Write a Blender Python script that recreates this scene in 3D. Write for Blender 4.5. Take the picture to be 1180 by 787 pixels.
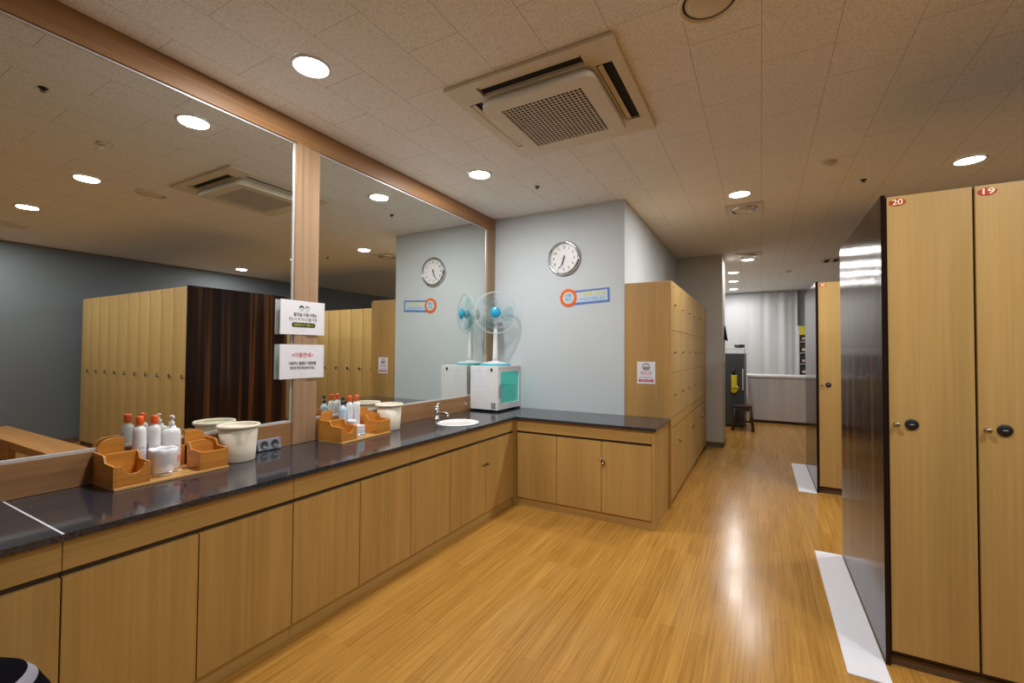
import bpy, bmesh, math, random
from math import sin, cos, pi, radians
from mathutils import Vector, Matrix
for o in list(bpy.data.objects): bpy.data.objects.remove(o)
random.seed(7)
S = bpy.context.scene
COL = S.collection

# ------------------------------------------------------------------ camera
CAMX, CAMZ = 2.607, 1.40
YAW, PITCH, ROLL, FPX = radians(29.192), radians(1.269), radians(0.373), 514.13
F = Vector((-sin(YAW)*cos(PITCH), cos(YAW)*cos(PITCH), sin(PITCH)))
R = Vector((cos(YAW), sin(YAW), 0)); U = R.cross(F)
R2 = R*cos(ROLL)+U*sin(ROLL); U2 = -R*sin(ROLL)+U*cos(ROLL)
cd = bpy.data.cameras.new('camera'); cam = bpy.data.objects.new('camera', cd); COL.objects.link(cam)
cam.matrix_world = Matrix(((R2.x, U2.x, -F.x, CAMX), (R2.y, U2.y, -F.y, 0), (R2.z, U2.z, -F.z, CAMZ), (0, 0, 0, 1)))
cd.sensor_width = 36; cd.sensor_fit = 'HORIZONTAL'; cd.lens = FPX/1180*36; cd.clip_start = .02; cd.clip_end = 60
S.camera = cam

# ------------------------------------------------------------------ light and exposure
w = bpy.data.worlds.new('world'); S.world = w; w.use_nodes = True
w.node_tree.nodes['Background'].inputs[0].default_value = (.9, .95, 1, 1)
w.node_tree.nodes['Background'].inputs[1].default_value = .3
S.view_settings.view_transform = 'Standard'; S.view_settings.look = 'None'
S.view_settings.gamma = 1; S.view_settings.use_curve_mapping = False
S.view_settings.exposure = 0.0
LAMP_W = 21.5                      # watts of each ceiling downlight
LAMP_COL = (1.0, .985, .975)
LENS_E = 22.0

# ------------------------------------------------------------------ measured planes (metres)
ZC, YW, XW, ZCEIL = .803, 4.216, 1.474, 2.861
XC, YP, XP, XCL, ZCL = .622, 3.614, 1.873, 1.897, 2.043
YEND, YPIL, XPIL = 7.12, 7.29, 2.105
YL, XL, ZL, YLE, YL2, YLE2 = 2.613, 3.09, 2.125, 3.83, 5.445, 6.69
XR, YF, YB = 6.38, 12.3, -1.5

# ------------------------------------------------------------------ materials
def nodes_of(name):
    m = bpy.data.materials.new(name); m.use_nodes = True
    nt = m.node_tree
    return m, nt, nt.nodes['Principled BSDF']
def N(nt, t, **k):
    n = nt.nodes.new(t)
    for a, b in k.items(): setattr(n, a, b)
    return n
def coords(nt, scale=(1, 1, 1), loc=(0, 0, 0), swap=None):
    tc = N(nt, 'ShaderNodeTexCoord'); out = tc.outputs['Object']
    if swap:
        s = N(nt, 'ShaderNodeSeparateXYZ'); c = N(nt, 'ShaderNodeCombineXYZ')
        nt.links.new(out, s.inputs[0])
        for i, a in enumerate(swap): nt.links.new(s.outputs[a], c.inputs[i])
        out = c.outputs[0]
    mp = N(nt, 'ShaderNodeMapping'); mp.inputs['Scale'].default_value = scale; mp.inputs['Location'].default_value = loc
    nt.links.new(out, mp.inputs[0]); return mp.outputs[0]
def ramp(nt, src, stops):
    r = N(nt, 'ShaderNodeValToRGB'); nt.links.new(src, r.inputs[0])
    el = r.color_ramp.elements
    while len(el) < len(stops): el.new(.5)
    for e, (p, c) in zip(el, stops): e.position = p; e.color = (*c, 1)
    return r.outputs[0]
def mul(nt, a, b, fac=1.0, mode='MULTIPLY'):
    m = N(nt, 'ShaderNodeMix', data_type='RGBA', blend_type=mode); m.inputs[0].default_value = fac
    nt.links.new(a, m.inputs[6]); nt.links.new(b, m.inputs[7]); return m.outputs[2]
def setp(bs, rough, metal=0, spec=None, coat=0):
    bs.inputs['Roughness'].default_value = rough; bs.inputs['Metallic'].default_value = metal
    if spec is not None: bs.inputs['Specular IOR Level'].default_value = spec
    bs.inputs['Coat Weight'].default_value = coat
def bump(nt, bs, src, strength, dist=.002):
    b = N(nt, 'ShaderNodeBump'); b.inputs['Strength'].default_value = strength; b.inputs['Distance'].default_value = dist
    nt.links.new(src, b.inputs['Height']); nt.links.new(b.outputs[0], bs.inputs['Normal'])
def sc(c, k): return tuple(min(1, v*k) for v in c)

def plain(name, col, rough=.5, metal=0, var=.06, scale=12, spec=None):
    m, nt, bs = nodes_of(name); setp(bs, rough, metal, spec)
    n = N(nt, 'ShaderNodeTexNoise'); n.inputs['Scale'].default_value = scale; n.inputs['Detail'].default_value = 3
    nt.links.new(coords(nt), n.inputs['Vector'])
    nt.links.new(ramp(nt, n.outputs[0], [(.3, sc(col, 1-var)), (.7, sc(col, 1+var))]), bs.inputs['Base Color'])
    return m
def wood(name, dark, light, rough=.4, axis=2, fine=70, stripe=0, coat=0, spec=None):
    """veneer: grain runs along the chosen axis"""
    m, nt, bs = nodes_of(name); setp(bs, rough, coat=coat, spec=spec)
    s = [fine]*3; s[axis] = fine/45
    n = N(nt, 'ShaderNodeTexNoise'); n.inputs['Scale'].default_value = 1; n.inputs['Detail'].default_value = 4
    nt.links.new(coords(nt, tuple(s)), n.inputs['Vector'])
    s2 = [7.0]*3; s2[axis] = .35
    n2 = N(nt, 'ShaderNodeTexNoise'); n2.inputs['Scale'].default_value = 1; n2.inputs['Detail'].default_value = 2
    nt.links.new(coords(nt, tuple(s2), (3.1, 1.7, .4)), n2.inputs['Vector'])
    a = ramp(nt, n.outputs[0], [(.3, dark), (.7, light)])
    k = .87 if not stripe else stripe
    b = ramp(nt, n2.outputs[0], [(.32, (k, k*.98, k*.95)), (.66, (1.08, 1.06, 1.03))])
    nt.links.new(mul(nt, a, b), bs.inputs['Base Color'])
    bump(nt, bs, n.outputs[0], .08, .001)
    return m
def emit(name, col, strength):
    m, nt, bs = nodes_of(name); bs.inputs['Base Color'].default_value = (*col, 1)
    bs.inputs['Emission Color'].default_value = (*col, 1); bs.inputs['Emission Strength'].default_value = strength
    return m

M = {}
M['veneer'] = wood('cabinet_veneer', (.46, .285, .085), (.55, .345, .115), .42)
M['veneer_y'] = wood('cabinet_veneer_lengthwise', (.46, .285, .085), (.55, .345, .115), .42, axis=1)
M['veneer_x'] = wood('cabinet_veneer_crosswise', (.46, .285, .085), (.55, .345, .115), .42, axis=0)
M['locker'] = wood('locker_veneer', (.50, .325, .108), (.565, .375, .14), .40)
M['locker_side'] = wood('locker_side_veneer', (.46, .27, .085), (.53, .32, .115), .42)
M['frame_v'] = wood('mirror_frame_wood', (.31, .19, .105), (.42, .28, .165), .45, fine=50)
M['frame_y'] = wood('mirror_frame_wood_lengthwise', (.27, .135, .05), (.37, .20, .085), .45, axis=1, fine=50)
M['bench'] = wood('bench_wood', (.42, .19, .05), (.58, .29, .09), .35, axis=0)
M['caddy'] = wood('caddy_pine', (.58, .22, .028), (.74, .33, .06), .35, axis=1, fine=60, stripe=.75)
M['caddy_edge'] = wood('caddy_pine_edge', (.62, .34, .10), (.74, .44, .15), .35, axis=1, fine=60)
M['gap'] = plain('shadow_gap_board', (.07, .045, .028), .7)
M['white'] = plain('white_plastic', (.80, .81, .82), .35, var=.02)
M['cream'] = plain('cream_plastic', (.82, .76, .62), .35, var=.02)
M['acplastic'] = plain('aged_ac_plastic', (.70, .62, .48), .4, var=.03)
M['paper'] = plain('paper', (.82, .83, .88), .35, var=.015)
M['black'] = plain('black_plastic', (.015, .015, .017), .4)
M['darkhole'] = plain('dark_void', (.01, .01, .011), .8)
M['chrome'] = plain('chrome', (.72, .73, .75), .12, 1, var=.02)
M['alu'] = plain('brushed_aluminium', (.70, .71, .73), .35, .35, var=.04, scale=60)
M['brass'] = plain('aged_nickel', (.42, .36, .28), .3, 1, var=.08)
M['orange'] = plain('orange_cap', (.85, .12, .02), .35, var=.04)
M['red'] = plain('red_number_plate', (.50, .035, .012), .35, var=.05)
M['cerise'] = plain('cerise_print', (.62, .06, .12), .5)
M['gold'] = plain('pale_gold_print', (.95, .85, .62), .5)
M['pink'] = plain('pink_print', (.85, .34, .34), .5)
M['lightpink'] = plain('light_pink_plastic', (.82, .52, .50), .4)
M['blue'] = plain('blue_print', (.10, .20, .55), .5)
M['sky'] = plain('pale_blue_print', (.52, .68, .85), .5)
M['green'] = plain('lime_print', (.42, .52, .05), .5)
M['yellow'] = plain('yellow_print', (.78, .68, .05), .5)
M['greytext'] = plain('grey_print', (.28, .28, .30), .5)
M['aqua'] = plain('aqua_plastic', (.10, .55, .68), .3, var=.03)
M['hub'] = plain('blue_hub_plastic', (.02, .36, .60), .25, var=.03)
M['liquid'] = plain('pale_blue_bottle', (.50, .66, .80), .25, var=.03)
M['fridge'] = plain('dark_grey_steel', (.07, .075, .08), .35, .4)
M['fridge_side'] = plain('grey_side_steel', (.22, .23, .25), .4, .4)
M['darkwood'] = plain('dark_brown_stain', (.045, .025, .018), .4, var=.2)
M['base'] = plain('brown_baseboard', (.16, .10, .065), .4, var=.08)
M['outlet'] = plain('grey_outlet_plastic', (.20, .20, .25), .4, var=.04)
M['strip'] = plain('white_floor_board', (.80, .81, .87), .55, var=.02)
M['steel'] = plain('locker_kick_steel', (.12, .07, .04), .5)
M['bagw'] = plain('off_white_cloth', (.30, .30, .36), .8, var=.15, spec=.1)
M['bagb'] = plain('black_cloth', (.004, .004, .007), .9, var=.2, spec=.05)
M['yellowrubber'] = plain('yellow_rubber', (.75, .62, .03), .5)
M['lens'] = emit('lamp_lens', (1.0, .98, .95), LENS_E)
M['porcelain'] = plain('white_porcelain', (.86, .87, .86), .12, var=.01)

def wall_mat(name, col, rough=.6):
    m, nt, bs = nodes_of(name); setp(bs, rough, spec=.3)
    n = N(nt, 'ShaderNodeTexNoise'); n.inputs['Scale'].default_value = 1.3; n.inputs['Detail'].default_value = 3
    nt.links.new(coords(nt), n.inputs['Vector'])
    f = N(nt, 'ShaderNodeTexNoise'); f.inputs['Scale'].default_value = 260; f.inputs['Detail'].default_value = 2
    nt.links.new(coords(nt), f.inputs['Vector'])
    nt.links.new(ramp(nt, n.outputs[0], [(.3, sc(col, .97)), (.7, sc(col, 1.02))]), bs.inputs['Base Color'])
    bump(nt, bs, f.outputs[0], .12, .001); return m
M['wall'] = wall_mat('white_wallpaper', (.61, .665, .70))
M['wall_warm'] = wall_mat('beige_wallpaper', (.56, .53, .46))
M['wall_grey'] = wall_mat('blue_grey_wallpaper', (.155, .175, .195))

# ceiling: mineral tiles in running bond with fissures
def ceiling_mat():
    m, nt, bs = nodes_of('ceiling_tiles'); setp(bs, .85, spec=.2)
    v = coords(nt, (1, 1, 1), (-2.54, -2.313, 0), swap=(1, 0, 2))
    b = N(nt, 'ShaderNodeTexBrick'); b.offset = .5; b.offset_frequency = 2
    for k, x in (('Scale', 1), ('Brick Width', .606), ('Row Height', .303), ('Mortar Size', .0016), ('Mortar Smooth', .2), ('Bias', 0)): b.inputs[k].default_value = x
    b.inputs['Color1'].default_value = (.89, .87, .85, 1); b.inputs['Color2'].default_value = (.905, .885, .865, 1); b.inputs['Mortar'].default_value = (.50, .44, .38, 1)
    nt.links.new(v, b.inputs['Vector'])
    n = N(nt, 'ShaderNodeTexNoise'); n.inputs['Scale'].default_value = 120; n.inputs['Detail'].default_value = 4; n.inputs['Roughness'].default_value = .7
    nt.links.new(coords(nt), n.inputs['Vector'])
    r = ramp(nt, n.outputs[0], [(.36, (.66, .64, .62)), (.50, (1, 1, 1))])
    nt.links.new(mul(nt, b.outputs[0], r, .8), bs.inputs['Base Color'])
    bump(nt, bs, n.outputs[0], .35, .003); return m
M['ceiling'] = ceiling_mat()
def floor_mat():
    m, nt, bs = nodes_of('honey_strip_floor'); setp(bs, .20, spec=.22)
    v = coords(nt, (1, 1, 1), (0, .013, 0), swap=(1, 0, 2))
    b = N(nt, 'ShaderNodeTexBrick'); b.offset = .37; b.offset_frequency = 2
    for k, x in (('Scale', 1), ('Brick Width', .92), ('Row Height', .072), ('Mortar Size', .0009), ('Mortar Smooth', .3), ('Bias', 0)): b.inputs[k].default_value = x
    b.inputs['Color1'].default_value = (.425, .22, .043, 1); b.inputs['Color2'].default_value = (.505, .275, .062, 1); b.inputs['Mortar'].default_value = (.27, .12, .035, 1)
    nt.links.new(v, b.inputs['Vector'])
    n = N(nt, 'ShaderNodeTexNoise'); n.inputs['Scale'].default_value = 1; n.inputs['Detail'].default_value = 5
    nt.links.new(coords(nt, (85, 2.2, 1)), n.inputs['Vector'])
    r = ramp(nt, n.outputs[0], [(.28, (.72, .66, .60)), (.66, (1.08, 1.06, 1.04))])
    nt.links.new(mul(nt, b.outputs[0], r), bs.inputs['Base Color'])
    n3 = N(nt, 'ShaderNodeTexNoise'); n3.inputs['Scale'].default_value = 3; n3.inputs['Detail'].default_value = 4
    nt.links.new(coords(nt), n3.inputs['Vector'])
    mr = N(nt, 'ShaderNodeMapRange'); mr.inputs[3].default_value = .15; mr.inputs[4].default_value = .26
    nt.links.new(n3.outputs[0], mr.inputs[0]); nt.links.new(mr.outputs[0], bs.inputs['Roughness'])
    bump(nt, bs, n.outputs[0], .05, .001); return m
M['floor'] = floor_mat()
def granite_mat():
    m, nt, bs = nodes_of('dark_granite_tile'); setp(bs, .10, spec=.6)
    n = N(nt, 'ShaderNodeTexNoise'); n.inputs['Scale'].default_value = 90; n.inputs['Detail'].default_value = 5
    nt.links.new(coords(nt), n.inputs['Vector'])
    c = ramp(nt, n.outputs[0], [(.35, (.012, .013, .018)), (.72, (.05, .055, .07))])
    b = N(nt, 'ShaderNodeTexBrick'); b.offset = 0
    for k, x in (('Scale', 1), ('Brick Width', 1.03), ('Row Height', 50), ('Mortar Size', .0018), ('Mortar Smooth', 0)): b.inputs[k].default_value = x
    b.inputs['Color1'].default_value = (1, 1, 1, 1); b.inputs['Color2'].default_value = (1.25, 1.25, 1.25, 1); b.inputs['Mortar'].default_value = (3, 3, 3.2, 1)
    nt.links.new(coords(nt, loc=(-.562, 20, 0), swap=(1, 0, 2)), b.inputs['Vector'])
    nt.links.new(mul(nt, c, b.outputs[0]), bs.inputs['Base Color']); return m
M['granite'] = granite_mat()
def darkpanel_mat():
    m, nt, bs = nodes_of('dark_rosewood_laminate'); setp(bs, .11, spec=.13)
    n = N(nt, 'ShaderNodeTexNoise'); n.inputs['Scale'].default_value = 1; n.inputs['Detail'].default_value = 3
    nt.links.new(coords(nt, (6.5, 6.5, .1)), n.inputs['Vector'])
    f = N(nt, 'ShaderNodeTexNoise'); f.inputs['Scale'].default_value = 1; f.inputs['Detail'].default_value = 4
    nt.links.new(coords(nt, (110, 110, 2)), f.inputs['Vector'])
    a = ramp(nt, n.outputs[0], [(.38, (.012, .007, .006)), (.54, (.028, .014, .010)), (.60, (.13, .05, .018)), (.66, (.03, .014, .010))])
    b = ramp(nt, f.outputs[0], [(.3, (.7, .7, .7)), (.7, (1.2, 1.2, 1.2))])
    nt.links.new(mul(nt, a, b), bs.inputs['Base Color']); bump(nt, bs, f.outputs[0], .35, .002); return m
M['darkpanel'] = darkpanel_mat()
m, nt, bs = nodes_of('mirror_glass'); setp(bs, .0, 1); bs.inputs['Base Color'].default_value = (.70, .735, .71, 1); M['mirror'] = m
n = N(nt, 'ShaderNodeTexNoise'); n.inputs['Scale'].default_value = .6; nt.links.new(coords(nt), n.inputs['Vector'])
nt.links.new(ramp(nt, n.outputs[0], [(.2, (.80, .83, .79)), (.8, (.82, .85, .81))]), bs.inputs['Base Color'])
def clear_mat(name, tint, gl=.08):
    m = bpy.data.materials.new(name); m.use_nodes = True; nt = m.node_tree; nt.nodes.clear()
    o = N(nt, 'ShaderNodeOutputMaterial'); t = N(nt, 'ShaderNodeBsdfTransparent'); g = N(nt, 'ShaderNodeBsdfGlossy'); mx = N(nt, 'ShaderNodeMixShader')
    g.inputs['Roughness'].default_value = .05; t.inputs[0].default_value = (*tint, 1)
    n = N(nt, 'ShaderNodeTexNoise'); n.inputs['Scale'].default_value = 5; nt.links.new(coords(nt), n.inputs['Vector'])
    nt.links.new(ramp(nt, n.outputs[0], [(.2, sc(tint, .97)), (.8, tint)]), t.inputs[0])
    mx.inputs[0].default_value = gl
    nt.links.new(t.outputs[0], mx.inputs[1]); nt.links.new(g.outputs[0], mx.inputs[2]); nt.links.new(mx.outputs[0], o.inputs[0]); return m
M['glass'] = clear_mat('door_glass', (.75, .98, .95))
M['blade'] = clear_mat('clear_aqua_blade', (.66, .90, .92), .10)
def curtain_mat():
    m, nt, bs = nodes_of('white_curtain_fabric'); setp(bs, .85, spec=.1)
    n = N(nt, 'ShaderNodeTexNoise'); n.inputs['Scale'].default_value = 1; nt.links.new(coords(nt, (300, 300, 40)), n.inputs['Vector'])
    nt.links.new(ramp(nt, n.outputs[0], [(.3, (.66, .68, .70)), (.7, (.72, .74, .76))]), bs.inputs['Base Color']); return m
M['curtain'] = curtain_mat()
M['counterwhite'] = wood('washed_white_laminate', (.52, .50, .51), (.56, .54, .55), .5, axis=2, fine=40, stripe=.93)

# ------------------------------------------------------------------ mesh helpers
class MB:
    def __init__(s): s.v = []; s.f = []; s.m = []; s.sm = []
    def add(s, vs, fs, m=0, smooth=False):
        o = len(s.v); s.v += [tuple(v) for v in vs]
        for f in fs: s.f.append([o+i for i in f]); s.m.append(m); s.sm.append(smooth)
        return s
    def box(s, x0, x1, y0, y1, z0, z1, m=0):
        v = [(x, y, z) for z in (z0, z1) for y in (y0, y1) for x in (x0, x1)]
        return s.add(v, [(0, 2, 3, 1), (4, 5, 7, 6), (0, 1, 5, 4), (2, 6, 7, 3), (0, 4, 6, 2), (1, 3, 7, 5)], m)
    def lathe(s, prof, c=(0, 0, 0), m=0, seg=32, axis=(0, 0, 1), smooth=True, sx=1, sy=1, mats=None, cap=True):
        """prof: (radius, height) pairs from bottom to top"""
        q = Vector((0, 0, 1)).rotation_difference(Vector(axis).normalized()); c = Vector(c); vs = []; fs = []; base = len(s.v)
        for r, h in prof:
            for i in range(seg):
                a = 2*pi*i/seg; vs.append(c+q @ Vector((r*cos(a)*sx, r*sin(a)*sy, h)))
        s.v += [tuple(v) for v in vs]
        for k in range(len(prof)-1):
            for i in range(seg):
                j = (i+1) % seg
                s.f.append([base+k*seg+i, base+k*seg+j, base+(k+1)*seg+j, base+(k+1)*seg+i]); s.m.append(mats[k] if mats else m); s.sm.append(smooth)
        if not cap: return s
        if prof[0][0] > 1e-5: s.f.append([base+i for i in range(seg)][::-1]); s.m.append(mats[0] if mats else m); s.sm.append(False)
        if prof[-1][0] > 1e-5: s.f.append([base+(len(prof)-1)*seg+i for i in range(seg)]); s.m.append(mats[-1] if mats else m); s.sm.append(False)
        return s
    def cyl(s, c, r, h, axis=(0, 0, 1), m=0, seg=24): return s.lathe([(r, 0), (r, h)], c, m, seg, axis)
    def tube(s, pts, r, m=0, seg=10):
        pts = [Vector(p) for p in pts]; base = len(s.v); n = len(pts); up = None
        for i, p in enumerate(pts):
            t = (pts[min(i+1, n-1)]-pts[max(i-1, 0)]).normalized()
            if up is None: up = t.orthogonal().normalized()
            up = (up-t*up.dot(t)).normalized(); b = t.cross(up)
            rr = r[i] if isinstance(r, (list, tuple)) else r
            for k in range(seg):
                a = 2*pi*k/seg; s.v.append(tuple(p+(up*cos(a)+b*sin(a))*rr))
        for i in range(n-1):
            for k in range(seg):
                j = (k+1) % seg; s.f.append([base+i*seg+k, base+i*seg+j, base+(i+1)*seg+j, base+(i+1)*seg+k]); s.m.append(m); s.sm.append(True)
        s.f.append([base+k for k in range(seg)][::-1]); s.f.append([base+(n-1)*seg+k for k in range(seg)]); s.m += [m, m]; s.sm += [False, False]
        return s
    def ring(s, c, rad, r, axis=(0, 0, 1), m=0, seg=40, tseg=8, a0=0, a1=2*pi):
        q = Vector((0, 0, 1)).rotation_difference(Vector(axis).normalized()); c = Vector(c); base = len(s.v)
        for i in range(seg):
            a = 2*pi*i/seg
            for k in range(tseg):
                b = 2*pi*k/tseg; s.v.append(tuple(c+q @ Vector(((rad+r*cos(b))*cos(a), (rad+r*cos(b))*sin(a), r*sin(b)))))
        for i in range(seg):
            for k in range(tseg):
                i2 = (i+1) % seg; k2 = (k+1) % tseg
                s.f.append([base+i*tseg+k, base+i2*tseg+k, base+i2*tseg+k2, base+i*tseg+k2]); s.m.append(m); s.sm.append(True)
        return s
    def plate(s, pts, o, right, up, d, m=0):
        """extrude a 2D outline (counter-clockwise as seen from the front) by d along the outward normal"""
        o = Vector(o); right = Vector(right); up = Vector(up); nn = right.cross(up); n = len(pts)
        a = [o+right*x+up*y for x, y in pts]; b = [p+nn*d for p in a]
        return s.add(a+b, [tuple(range(n))[::-1], tuple(range(n, 2*n))]+[(i, (i+1) % n, n+(i+1) % n, n+i) for i in range(n)], m)
    def build(s, name, mats, parent=None, bevel=0, loc=None):
        me = bpy.data.meshes.new(name); me.from_pydata(s.v, [], s.f); me.update()
        if not isinstance(mats, (list, tuple)): mats = [mats]
        for x in mats: me.materials.append(M[x] if isinstance(x, str) else x)
        for p, mi, sm in zip(me.polygons, s.m, s.sm): p.material_index = mi; p.use_smooth = sm
        bm = bmesh.new(); bm.from_mesh(me); bmesh.ops.recalc_face_normals(bm, faces=bm.faces); bm.to_mesh(me); bm.free()
        o = bpy.data.objects.new(name, me); COL.objects.link(o)
        if parent: o.parent = parent
        if loc: o.location = loc
        if bevel:
            b = o.modifiers.new('bevel', 'BEVEL'); b.width = bevel; b.segments = 2; b.limit_method = 'ANGLE'; b.angle_limit = radians(40)
        return o

_cache = {}
def text_mesh(s, b=0):
    key = (s, round(b, 3))
    if key not in _cache:
        cu = bpy.data.curves.new('t', 'FONT'); cu.body = s; cu.align_x = 'CENTER'; cu.align_y = 'CENTER'; cu.size = 1; cu.offset = b
        o = bpy.data.objects.new('t', cu); COL.objects.link(o)
        dg = bpy.context.evaluated_depsgraph_get(); me = bpy.data.meshes.new_from_object(o.evaluated_get(dg))
        _cache[key] = ([v.co.copy() for v in me.vertices], [list(p.vertices) for p in me.polygons])
        bpy.data.objects.remove(o); bpy.data.curves.remove(cu); bpy.data.meshes.remove(me)
    return _cache[key]
def text(mb, s, o, right, up, size, m=0, off=.0006, width=None, bold=0):
    vs, fs = text_mesh(s, min(.028, .6*bold/size)); right = Vector(right); up = Vector(up); n = right.cross(up); o = Vector(o)
    kx = size
    if width and vs:
        ex = max(v.x for v in vs)-min(v.x for v in vs); kx = width/ex
    mb.add([o+right*(v.x*kx)+up*v.y*size+n*off for v in vs], fs, m)

def tag(o, label=None, cat=None, group=None, kind=None):
    if label: o['label'] = label
    if cat: o['category'] = cat
    if group: o['group'] = group
    if kind: o['kind'] = kind
    return o
def thing(name, label, cat, loc=(0, 0, 0), rz=0, group=None):
    o = bpy.data.objects.new(name, None); COL.objects.link(o); o.location = loc; o.rotation_euler.z = rz
    o.empty_display_size = .1
    return tag(o, label, cat, group)
def struct(o): o['kind'] = 'structure'; return o
def copy_tree(o, parent=None):
    c = o.copy(); COL.objects.link(c); c.parent = parent
    for ch in list(o.children): copy_tree(ch, c)
    return c
def circle(r, n=32, cx=0, cy=0, ry=None): return [(cx+r*cos(2*pi*i/n), cy+(ry or r)*sin(2*pi*i/n)) for i in range(n)]
def rrect(w, h, r, n=5):
    p = []
    for cx, cy, a in ((w/2-r, h/2-r, 0), (-w/2+r, h/2-r, 90), (-w/2+r, -h/2+r, 180), (w/2-r, -h/2+r, 270)):
        for i in range(n+1):
            t = radians(a+90*i/n); p.append((cx+r*cos(t), cy+r*sin(t)))
    return p
X_, Y_, Z_ = Vector((1, 0, 0)), Vector((0, 1, 0)), Vector((0, 0, 1))

# ------------------------------------------------------------------ the room
struct(MB().box(-.2, XR+.2, YB-.2, YF+.2, -.12, 0).build('floor', 'floor'))
struct(MB().box(-.2, XR+.2, YB-.2, YF+.2, ZCEIL, ZCEIL+.12).build('ceiling', 'ceiling'))
struct(MB().box(-.15, 0, YB, YW, 0, ZCEIL).build('wall_left', 'wall'))
struct(MB().box(-.15, XW, YW, YPIL, 0, ZCEIL).build('wall_clock', 'wall'))
struct(MB().box(-.15, XPIL, YPIL, YPIL+.55, 0, ZCEIL).build('wall_pillar', 'wall_warm'))
struct(MB().box(1.35, 1.5, YPIL+.55, YF, 0, ZCEIL).build('wall_alcove', 'wall_warm'))
struct(MB().box(XR, XR+.15, YB, YF, 0, ZCEIL).build('wall_right', 'wall_grey'))
struct(MB().box(1.35, XR, YF, YF+.15, 0, ZCEIL).build('wall_far', 'wall'))
struct(MB().box(-.15, XR, YB-.15, YB, 0, ZCEIL).build('wall_behind', 'wall_grey'))
struct(MB().box(XW+.001, XPIL+.012, YPIL-.012, YPIL, 0, .075).box(XPIL, XPIL+.012, YPIL-.012, YPIL+.55, 0, .075).build('baseboard_pillar', 'base'))
struct(MB().box(XR-.012, XR, YB, YF, 0, .08).build('baseboard_right', 'base'))
struct(MB().box(1.5, XR-.013, YF-.012, YF, 0, .08).build('baseboard_far', 'base'))
# wooden frame around the mirrors
struct(MB().box(0, .032, YB+.001, YW-.001, 2.722, ZCEIL-.001).build('trim_1', 'frame_y', bevel=.002))
struct(MB().box(0, .032, 1.785, 1.957, ZC+.001, 2.721).box(.032, .037, 1.785, 1.865, ZC+.001, 2.721).build('trim_2', 'frame_v', bevel=.002))
struct(MB().box(0, .032, 4.055, YW-.001, ZC+.001, 2.721).build('trim_3', 'frame_v', bevel=.002))
struct(MB().box(0, .03, YB+.001, 1.784, ZC+.001, .945).build('trim_4', 'frame_y', bevel=.001))
struct(MB().box(0, .03, 1.958, 4.054, ZC+.001, .945).build('trim_5', 'frame_y', bevel=.001))
def mirror(y0, y1, label, bright_edges):
    t = thing('wall_mirror', label, 'mirror', (0, (y0+y1)/2, .946)); h = (y1-y0)/2; z1 = 2.72-.946
    MB().box(.002, .014, -h+.002, h-.002, .004, z1-.004).build('mirror_glass', 'mirror', t)
    e = MB().box(.0145, .022, -h, h, 0, .012).box(.0145, .02, -h, h, z1-.008, z1)
    e.box(.0145, .02, h-.008, h, .0125, z1-.0085)
    if y0 > 0: e.box(.0145, .02, -h, -h+.006, .0125, z1-.0085)
    e.build('edge_strip', 'alu', t)
mirror(YB+.01, 1.784, 'large wall mirror left of the wooden post with the notices', 0)
mirror(1.958, 4.054, 'large wall mirror right of the wooden post, reaching the corner', 0)

# ------------------------------------------------------------------ ceiling lamps and fittings
def downlight(x, y, label, r=.083):
    t = thing('downlight', label, 'ceiling light', (x, y, ZCEIL), 0, 'round recessed ceiling lights')
    MB().lathe([(r+.018, -.001), (r+.018, -.006), (r+.004, -.010), (r, -.007), (r, -.001)], seg=36, cap=False).build('trim_ring', 'white', t)
    MB().lathe([(.0001, -.0052), (r-.001, -.0045), (r-.001, -.001)], seg=36).build('lens', 'lens', t)
    ld = bpy.data.lights.new('lamp', 'AREA'); ld.shape = 'DISK'; ld.size = 2*r-.01; ld.energy = LAMP_W*(.62 if y > 7 else 1); ld.color = LAMP_COL
    lo = bpy.data.objects.new('lamp', ld); COL.objects.link(lo); lo.parent = t; lo.location = (0, 0, -.012)
for x, y, l in [
    (.59, 1.47, 'round ceiling light nearest the camera, above the counter by the post'),
    (.585, 3.055, 'round ceiling light above the counter between the post and the corner'),
    (2.44, 4.57, 'round ceiling light over the aisle, just in front of the square air vent'),
    (3.98, 4.57, 'round ceiling light above the near locker bank at the right'),
    (5.66, 4.65, 'round ceiling light behind the near lockers, seen only in the right mirror'),
    (2.46, 1.53, 'round ceiling light seen in the left mirror, next to the round speaker'),
    (4.03, 1.55, 'round ceiling light seen in the left mirror above the bench aisle'),
    (5.62, 1.57, 'round ceiling light nearest the blue-grey wall, at the mirror far left edge'),
    (2.434, 7.86, 'round ceiling light beside the far square vent over the aisle'),
    (2.17, 9.02, 'first of three ceiling lights in a row leading to the curtain'),
    (2.12, 10.11, 'middle of the three ceiling lights leading to the curtain'),
    (2.06, 11.36, 'ceiling light nearest the white curtain')]: downlight(x, y, l)

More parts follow.
